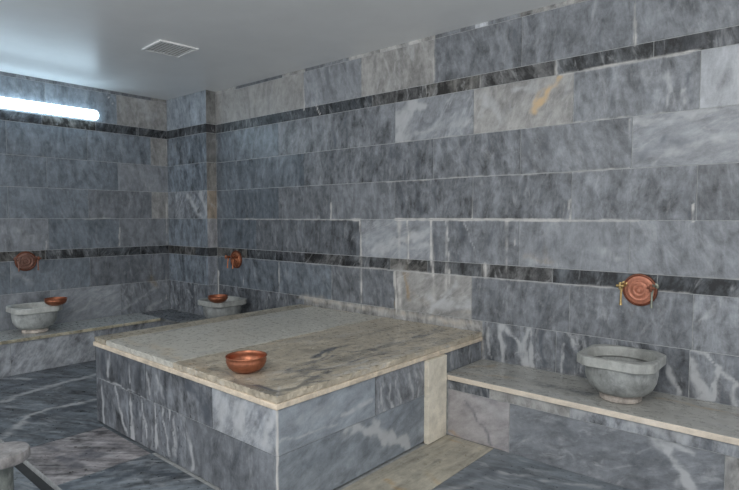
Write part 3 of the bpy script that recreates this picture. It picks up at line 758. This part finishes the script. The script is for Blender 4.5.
# ------------------------------------------------------------------ raised platform
pf = tag(empty('marble_platform', ((X1+X2)/2, (YP)/2, 0)), 'large raised grey marble platform with cream edged top beside the long wall', 'platform')
pc = Vector(pf.location)
def keep(o):
    o.parent = pf; o.matrix_parent_inverse = Matrix.Translation(-pc); return o
IN = .010
w = Stone(); w.box((X1+IN+.004, YP+IN+.004, .014), (X2-IN-.004, -.004, .511), 1); w.box((X1+IN+.03, YP+IN+.03, 0), (X2-IN-.03, -.006, .014), 2)  # dark box at the foot paints in the shade of the gap
keep(w.build('core'))
w = Stone(); OF = (0, YP+IN, 0)
course(w, OF, UX, UZ, .300, .511, [X1+IN, 2.77, 3.45, X2-IN], [g(88, .35), g(106, .4, .2, 100), g(134, .3, .3, 60)], MARKS_FR, .012)
course(w, OF, UX, UZ, .010, .300, [X1+IN, 2.55, 3.20, X2-IN], [g(96, .4), g(98, .4, .3), g(100, .28, .1)], MARKS_FR, .012)
keep(w.build('front_cladding'))
w = Stone(); OR = (X2-IN, 0, 0)
course(w, OR, UY, UZ, .300, .511, [YP+IN, -1.146, -.66, -.002], [blu(134, .16, .1, 20), g(116, .35, .4), g(108, .4, .4)], MARKS_RF, .012)
course(w, OR, UY, UZ, .014, .300, [YP+IN, -.66, -.002], [blu(120, .2, .1, 20), g(110)], MARKS_RF, .012)
keep(w.build('side_cladding'))
w = Stone()
for lo, hi in (((X1-.001, YP-.001, .513), (X1+.10, -.004, .540)), ((X1+.10, YP-.001, .513), (X2-.10, YP+.10, .540)), ((X2-.10, YP-.001, .513), (X2+.001, -.004, .540))):
    w.slab(lo, hi, .03, tint((188, 175, 157)), (.16, .15, .45), 0, .4, bev=.004, chip=.0)
tag(keep(w.build('edge_moulding')), 'smooth cream marble strip under the top slabs')
def vein(x, y, n, wd, st):
    a = math.radians(rng.uniform(62, 100)); pts = [(x, y)]
    for _ in range(n):
        a += rng.uniform(-.45, .45); x += .06*math.cos(a); y += .06*math.sin(a); pts.append((x, y))
    return ('K', wd, st, pts)
FINE_VEINS = [vein(rng.uniform(3.62, 3.93), rng.uniform(-1.8, -.2), rng.randint(2, 6), rng.uniform(.006, .014), rng.uniform(.35, .8)) for _ in range(60)]
FINE_VEINS += [vein(rng.uniform(3.15, 3.7), rng.uniform(-1.8, -.2), rng.randint(2, 6), rng.uniform(.005, .010), rng.uniform(.3, .6)) for _ in range(26)]
def top_slab(x0, x1, c, con, vn, ang, nm='top_slab'):
    w = Stone(); w.slab((x0, YP+.005, .540), (x1, -.004, ZP), .010, tint(c), (con, vn, .30), ang, .35, MARKS_PT + FINE_VEINS, bev=.004, chip=.006, free=True)
    return keep(w.build(nm, weld=True))
tag(top_slab(X1+.005, 2.256, (150, 142, 126), .22, .15, 90), 'beige end slab')
tag(top_slab(2.259, 3.082, (170, 167, 158), .06, .12, 90), 'pale grey middle slab')
tag(top_slab(3.085, X2-.005, (158, 149, 133), .17, .3, 80), 'beige slab with dark veins')
w = Stone(); w.slab((X2-.012, -.690, .002), (X2+.022, -DB-.006, .512), .02, tint((196, 189, 174)), (.10, .15, .4), 0, .3, bev=.003, chip=.003)
tag(keep(w.build('upright_panel', weld=True)), 'narrow cream marble upright at the bench end')

# ------------------------------------------------------------------ benches
def bench(name, label, lo, hi, top, parts):
    b = tag(empty(name, ((lo[0]+hi[0])/2, (lo[1]+hi[1])/2, 0)), label, 'bench', 'marble benches along the walls'); c = Vector(b.location)
    for nm, st, lb in parts:
        o = st.build(nm, weld=(nm == 'seat_slab')); o.parent = b; o.matrix_parent_inverse = Matrix.Translation(-c)
        if lb: o['label'] = lb
    return b
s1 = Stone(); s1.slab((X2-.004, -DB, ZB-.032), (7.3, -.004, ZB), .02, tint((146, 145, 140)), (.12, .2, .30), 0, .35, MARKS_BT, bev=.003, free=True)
s1e = Stone(); s1e.slab((X2+.024, -DB-.006, ZB-.031), (7.3, -DB-.0005, ZB-.001), .03, tint((192, 181, 166)), (.12, .2, .4), 0, .3, bev=.002)
s2 = Stone(); s2.box((X2+.0, -DB+.016, 0), (7.3, -.004, ZB-.034), 1); OB = (0, -DB+.012, 0)
course(s2, OB, UX, UZ, .292, ZB-.032, [X2+.02, 4.27, 4.75, 5.6, 6.4, 7.3], [g(92, .5, .4), wrm(130), g(124, .4, .3), g(112, .4, .3), g(110)], MARKS_BF, .012)
course(s2, OB, UX, UZ, .0, .292, [X2+.02, 4.401, 5.457, 6.4, 7.3], [((142, 139, 140), .14, .1, 30), g(110, .22, .25, 20), wrm(128), g(112)], MARKS_BF, .012)
bench('marble_bench', 'low grey marble bench with cream front edge right of the platform', (X2, -DB, 0), (7.3, 0, 0), ZB, [('seat_slab', s1, None), ('front_edge', s1e, 'cream front edge strip'), ('front_cladding', s2, None)])

s1 = Stone()
s1.slab((.004, -4.6, ZL-.03), (DL, -DB-.002, ZL), .025, tint((154, 156, 154)), (.09, .2, .3), 90, .35, bev=.003)
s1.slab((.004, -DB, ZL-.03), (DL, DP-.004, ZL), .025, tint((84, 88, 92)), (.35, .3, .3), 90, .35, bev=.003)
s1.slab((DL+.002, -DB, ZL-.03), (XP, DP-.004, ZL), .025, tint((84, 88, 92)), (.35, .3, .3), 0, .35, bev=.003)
s1.slab((XP+.002, -DB, ZL-.03), (X1-.004, -.004, ZL), .025, tint((112, 114, 112)), (.3, .3, .3), 0, .35, bev=.003)
s1e = Stone(); s1e.slab((DL+.0005, -4.6, ZL-.029), (DL+.006, -DB-.006, ZL-.001), .04, tint((150, 143, 124)), (.3, .3, .4), 0, .3, bev=.002)
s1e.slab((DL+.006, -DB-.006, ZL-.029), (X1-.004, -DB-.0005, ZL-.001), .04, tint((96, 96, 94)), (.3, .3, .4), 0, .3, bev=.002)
s2 = Stone(); s2.box((.004, -4.6, 0), (DL-.016, -.13, ZL-.032), 1); s2.box((DL-.016, -DB+.016, 0), (X1-.004, -.13, ZL-.032), 1)
course(s2, (DL-.012, 0, 0), UY, UZ, 0, ZL-.03, [-4.6, -3.9, -3.2, -2.5, -1.85, -1.15, -DB+.012], [g(130)]*3 + [g(140, .3, .3, 60), g(142, .3, .5, 55), g(122, .4, .4)], (), .02)
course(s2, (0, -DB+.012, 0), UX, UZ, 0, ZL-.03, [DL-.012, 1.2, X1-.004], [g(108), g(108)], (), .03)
bench('marble_bench', 'low grey marble bench along the left wall turning the corner behind the platform', (0, -4.6, 0), (X1, 0, 0), ZL, [('seat_slab', s1, None), ('front_edge', s1e, 'yellowed front edge strip'), ('front_cladding', s2, None)])

# ------------------------------------------------------------------ basins: octagonal rim, round bowl, low foot
def octo(h, ch, n=64):
    pts = []
    for k in range(n):
        a = 2*math.pi*(k+.5)/n; c, s = math.cos(a), math.sin(a)
        r = min(h/max(abs(c), 1e-6), h/max(abs(s), 1e-6), (2*h-ch)/(abs(c)+abs(s)))
        pts.append((r*c, r*s))
    return pts
def make_basin():
    t = empty('marble_basin', (0, 0, 0)); n = 64; H = .244; ri = .173
    bm = bmesh.new()
    oc = octo(.195, .062, n); cz = lambda r, z: [(r*math.cos(2*math.pi*(k+.5)/n), r*math.sin(2*math.pi*(k+.5)/n), z) for k in range(n)]
    sc = lambda f, z: [(x*f, y*f, z) for x, y in oc]
    loops = [cz(.155, H-.052), sc(.965, H-.052), sc(1.0, H-.046), sc(1.0, H-.006), sc(.97, H), cz(ri+.006, H), cz(ri, H-.005), cz(ri-.010, H-.052)]
    V = [[bm.verts.new(p) for p in L] for L in loops]
    for A, B in zip(V, V[1:] + V[:1]):
        for k in range(n): bm.faces.new((A[k], A[(k+1) % n], B[(k+1) % n], B[k]))
    stone_from_bm('rim', bm, tint((142, 143, 139)), (.16, .2, .38), t)
    bm = bmesh.new()
    out = [(.0, .030), (.085, .030), (.100, .034), (.135, .048), (.160, .074), (.176, .108), (.183, .150), (.183, .192)]
    inn = [(.165, .193), (.160, .150), (.135, .105), (.100, .072), (.05, .062), (0, .060)]
    lathe(bm, out + inn, 64)
    stone_from_bm('bowl', bm, tint((130, 132, 130)), (.22, .25, .38), t)
    bm = bmesh.new(); lathe(bm, [(0, 0), (.100, 0), (.106, .004), (.106, .022), (.096, .032), (0, .032)], 48)
    f = stone_from_bm('foot', bm, tint((150, 142, 134)), (.3, .2, .45), t); f['label'] = 'pinkish foot ring'
    return t
basin = make_basin(); basin.location = (4.94, -.25, ZB)
tag(basin, 'grey marble basin on the right bench under the bright copper tap plate', 'basin', 'marble wash basins')
b2 = copy_tree(basin); b2.location = (1.22, -.24, ZL+.0005)
tag(b2, 'marble basin in the far corner half hidden behind the platform', 'basin', 'marble wash basins')
b3 = copy_tree(basin); b3.location = (.25, -1.590, ZL+.0005); b3.rotation_euler.z = math.pi/2
tag(b3, 'marble basin on the left bench below the wall light', 'basin', 'marble wash basins')

for ch in b3.children:                       # the left basin takes a lighter tint
    ch.data = ch.data.copy(); a = ch.data.attributes['tint']; v = np.zeros(len(a.data)*4, np.float32)
    a.data.foreach_get('color', v); a.data.foreach_set('color', np.clip(v*1.35, 0, 1))

# ------------------------------------------------------------------ copper bowls
def make_bowl():
    t = empty('copper_bowl', (0, 0, 0)); bm = bmesh.new()
    out = [(0, .004), (.040, .004), (.044, 0), (.048, .004), (.072, .012), (.092, .030), (.1005, .050), (.1025, .064), (.1000, .072), (.1025, .078), (.1035, .082)]
    inn = [(.1015, .0835), (.0995, .080), (.0975, .071), (.0985, .062), (.0965, .050), (.088, .032), (.069, .017), (.04, .009), (0, .008)]
    lathe(bm, out + inn, 64); obj('body', bm, COPPER, t)
    bm = bmesh.new(); N = 64; m = 8
    R = [[bm.verts.new(((.1030 + .0024*math.cos(2*math.pi*j/m))*math.cos(2*math.pi*k/N), (.1030 + .0024*math.cos(2*math.pi*j/m))*math.sin(2*math.pi*k/N), .083 + .0024*math.sin(2*math.pi*j/m))) for j in range(m)] for k in range(N)]
    for k in range(N):
        for j in range(m): bm.faces.new((R[k][j], R[(k+1) % N][j], R[(k+1) % N][(j+1) % m], R[k][(j+1) % m]))
    obj('rolled_rim', bm, COPPER, t)
    return t
bowl = make_bowl(); bowl.location = (3.528, -1.668, ZP)
tag(bowl, 'shiny copper bowl standing on the marble platform', 'bowl', 'copper hammam bowls')
c2 = copy_tree(bowl); c2.scale = (.89, .89, .76)
tag(c2, 'small copper bowl on the far corner basin', 'bowl', 'copper hammam bowls')
c3 = copy_tree(bowl); c3.scale = (.89, .89, .76)
tag(c3, 'copper bowl on the rim of the basin on the left bench', 'bowl', 'copper hammam bowls')
c2.location = (1.372, -.392, ZL+.0005+.244)
c3.location = (.402, -1.463, ZL+.0005+.244)

# ------------------------------------------------------------------ copper tap plates on the walls
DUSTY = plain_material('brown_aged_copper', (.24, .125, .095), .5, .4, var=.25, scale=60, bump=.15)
BROWNCOPPER = plain_material('brown_copper', (.40, .15, .075), .38, .7, var=.3, scale=60, bump=.15)  # browner copper for the plate beside the corner pier
def make_tap(PLATE=OLDCOPPER, BRASS=BRASS, TARNISH=TARNISH, alike=False, off=.080):
    """Faces -y, the wall plane at y = 0."""
    t = empty('wall_tap', (0, 0, 0)); M = Matrix.Rotation(math.pi/2, 4, 'X')
    bm = bmesh.new()
    prof = [(0, .030), (.010, .030), (.014, .025), (.020, .022), (.026, .026), (.032, .026), (.037, .020), (.048, .018), (.053, .021), (.059, .021), (.064, .015), (.078, .012), (.082, .006)]
    lathe(bm, prof + [(.082, .003), (0, .003)], 56, M); obj('plate', bm, PLATE, t)
    bm = bmesh.new(); lathe(bm, [(.076, 0), (.091, 0), (.093, .006), (.090, .014), (.084, .016), (.079, .012), (.076, 0)], 56, M)
    o = obj('plate_rim', bm, DARKCOPPER, t); o['label'] = 'darkened raised rim'
    for sx, mat, lb in ((-1, BRASS, 'yellow brass tap'), (1, TARNISH, 'tarnished dark tap')):
        x = sx*off; z0 = .026
        bm = bmesh.new()
        tube(bm, [(x, 0, z0), (x, -.012, z0), (x, -.014, z0), (x, -.045, z0), (x, -.048, z0), (x, -.078, z0)], [.019, .019, .010, .010, .012, .012], 16)
        tube(bm, [(x, -.060, z0), (x, -.070, z0-.02), (x, -.077, z0-.05), (x, -.080, z0-.090), (x, -.080, z0-.112)], [.008, .008, .006, .006, .009], 12)
        b = obj('tap', bm, mat, t)
        if not alike: b['label'] = lb
        bm = bmesh.new(); tube(bm, [(x, -.078, z0), (x, -.098, z0)], .006, 10)
        tube(bm, [(x-.020, -.098, z0), (x, -.100, z0), (x+.020, -.098, z0)], [.007, .009, .007], 10)
        tube(bm, [(x, -.098, z0-.020), (x, -.100, z0), (x, -.098, z0+.020)], [.007, .009, .007], 10)
        h = obj('handle', bm, BRASS if sx < 0 else DARKCOPPER, b)
    return t
tap = make_tap(); tap.location = (4.963, -.003, .955)
tag(tap, 'bright copper tap plate on the wall above the basin on the right bench', 'tap', 'copper wall taps')
t2 = make_tap(BROWNCOPPER, BROWNCOPPER, BROWNCOPPER, True, .045); t2.location = (1.13, -.003, .935)
tag(t2, 'copper tap plate seen edge on beside the corner pier', 'tap', 'copper wall taps')
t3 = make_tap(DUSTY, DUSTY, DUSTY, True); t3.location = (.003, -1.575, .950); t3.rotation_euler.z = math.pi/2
tag(t3, 'dull copper tap plate on the left wall', 'tap', 'copper wall taps')

# ------------------------------------------------------------------ ceiling vent
v = tag(empty('ceiling_vent', (1.79, -1.077, ZC), math.radians(-4)), 'square white vent grille set in the ceiling', 'vent')
bm = bmesh.new()
for lo, hi in (((-.165, -.155, -.012), (.165, -.130, 0)), ((-.165, .130, -.012), (.165, .155, 0)), ((-.165, -.130, -.012), (-.140, .130, 0)), ((.140, -.130, -.012), (.165, .130, 0))): bbox(bm, lo, hi, .003)
obj('frame', bm, PLASTIC, v)
bm = bmesh.new(); bbox(bm, (-.141, -.131, -.004), (.141, .131, -.001), 0); o = obj('backing', bm, DIRTY, v); o['label'] = 'dusty plate behind the slats'
bm = bmesh.new()
for k in range(9):
    y = -.112 + k*.028
    bbox(bm, (-.139, y-.011, -.0008), (.139, y+.011, .0008), 0, Matrix.Translation((0, y, -.009)) @ Matrix.Rotation(math.radians(9), 4, 'X') @ Matrix.Translation((0, -y, 0)))
obj('louvre', bm, PLASTIC, v)

# ------------------------------------------------------------------ wall light
LY0, LY1, LZ = -2.12, -.885, 2.402
l = tag(empty('wall_light', (0, (LY0+LY1)/2, LZ)), 'long glowing white fluorescent light on the left wall', 'light')
bm = bmesh.new(); bbox(bm, (.001, LY0-LY1+.02 + (LY1-LY0)/2, -.035), (.022, (LY1-LY0)/2-.02, .035), .004); obj('housing', bm, LAMPBODY, l)
bm = bmesh.new()
half = (LY1-LY0)/2; n = 20; secs = []
for y, k in ((-half, .45), (-half+.008, .78), (-half+.022, .95), (-half+.04, 1), (half-.04, 1), (half-.022, .95), (half-.008, .78), (half, .45)):
    secs.append([bm.verts.new((.022 + (.045*k)*max(0, math.sin(a)) if 0 < a < math.pi else .022, y, .050*k*math.cos(a))) for a in [math.pi*i/(n-1) for i in range(n)]])
for A, B in zip(secs[:-1], secs[1:]):
    for i in range(n-1): bm.faces.new((A[i], A[i+1], B[i+1], B[i]))
    bm.faces.new((A[0], B[0], B[-1], A[-1]))
bm.faces.new(secs[0]); bm.faces.new(secs[-1][::-1])
obj('diffuser', bm, GLOW, l)

# ------------------------------------------------------------------ stone pedestal at the drain
p = tag(empty('stone_pedestal', (3.20, -2.665, 0)), 'small pale stone pedestal with round cap at the lower left', 'pedestal')
bm = bmesh.new(); lathe(bm, [(0, 0), (.075, 0), (.078, .01), (.070, .05), (.046, .075), (.038, .12), (.036, .24), (.038, .33), (.046, .347), (0, .345)], 40)
stone_from_bm('shaft', bm, tint((100, 104, 100)), (.25, .2, .45), p)
bm = bmesh.new(); lathe(bm, [(0, .345), (.088, .345), (.096, .350), (.100, .360), (.100, .383), (.096, .391), (.080, .395), (.02, .397), (0, .397)], 48)
stone_from_bm('cap', bm, tint((124, 121, 120)), (.25, .2, .45), p)

# ------------------------------------------------------------------ light and camera
wd = bpy.data.worlds.new('hall_air'); SC.world = wd; wd.use_nodes = True
bg = wd.node_tree.nodes['Background']; bg.inputs[0].default_value = (.93, .96, 1.0, 1); bg.inputs[1].default_value = 1.0
def area(name, loc, target, sx, sy, power, c=(1, 1, 1)):
    d = bpy.data.lights.new(name, 'AREA'); d.shape = 'RECTANGLE'; d.size = sx; d.size_y = sy; d.energy = power; d.color = c
    o = bpy.data.objects.new(name, d); COL.objects.link(o); o.location = loc
    o.rotation_euler = (Vector(target) - Vector(loc)).to_track_quat('-Z', 'Y').to_euler()
    return o
area('rear_fill_right', (5.6, -3.9, 2.55), (4.4, -1.2, .9), 1.2, .5, 34, (1.0, .98, .94))  # unseen area light added behind the camera for bowl highlights and fill
area('rear_fill_left', (3.0, -4.6, 2.5), (2.6, -1.0, .8), 1.2, .4, 10, (.9, .96, 1.0))  # weaker cool fill added out of view, facing the platform

cam = bpy.data.cameras.new('camera'); co = bpy.data.objects.new('camera', cam); COL.objects.link(co)
cam.sensor_fit = 'HORIZONTAL'; cam.sensor_width = 36; cam.lens = 548.05*36/739; cam.clip_start = .02
R = Matrix(((.75770871, -.03344512, .65173532), (.65259172, .03692899, -.75680928), (.00124365, .99875807, .04980742)))
co.matrix_world = Matrix.Translation((5.82171, -3.36347, 1.36356)) @ R.to_4x4()
SC.camera = co
SC.view_settings.view_transform = 'Standard'; SC.view_settings.look = 'None'
SC.view_settings.gamma = 1; SC.view_settings.use_curve_mapping = False; SC.view_settings.exposure = 0.42
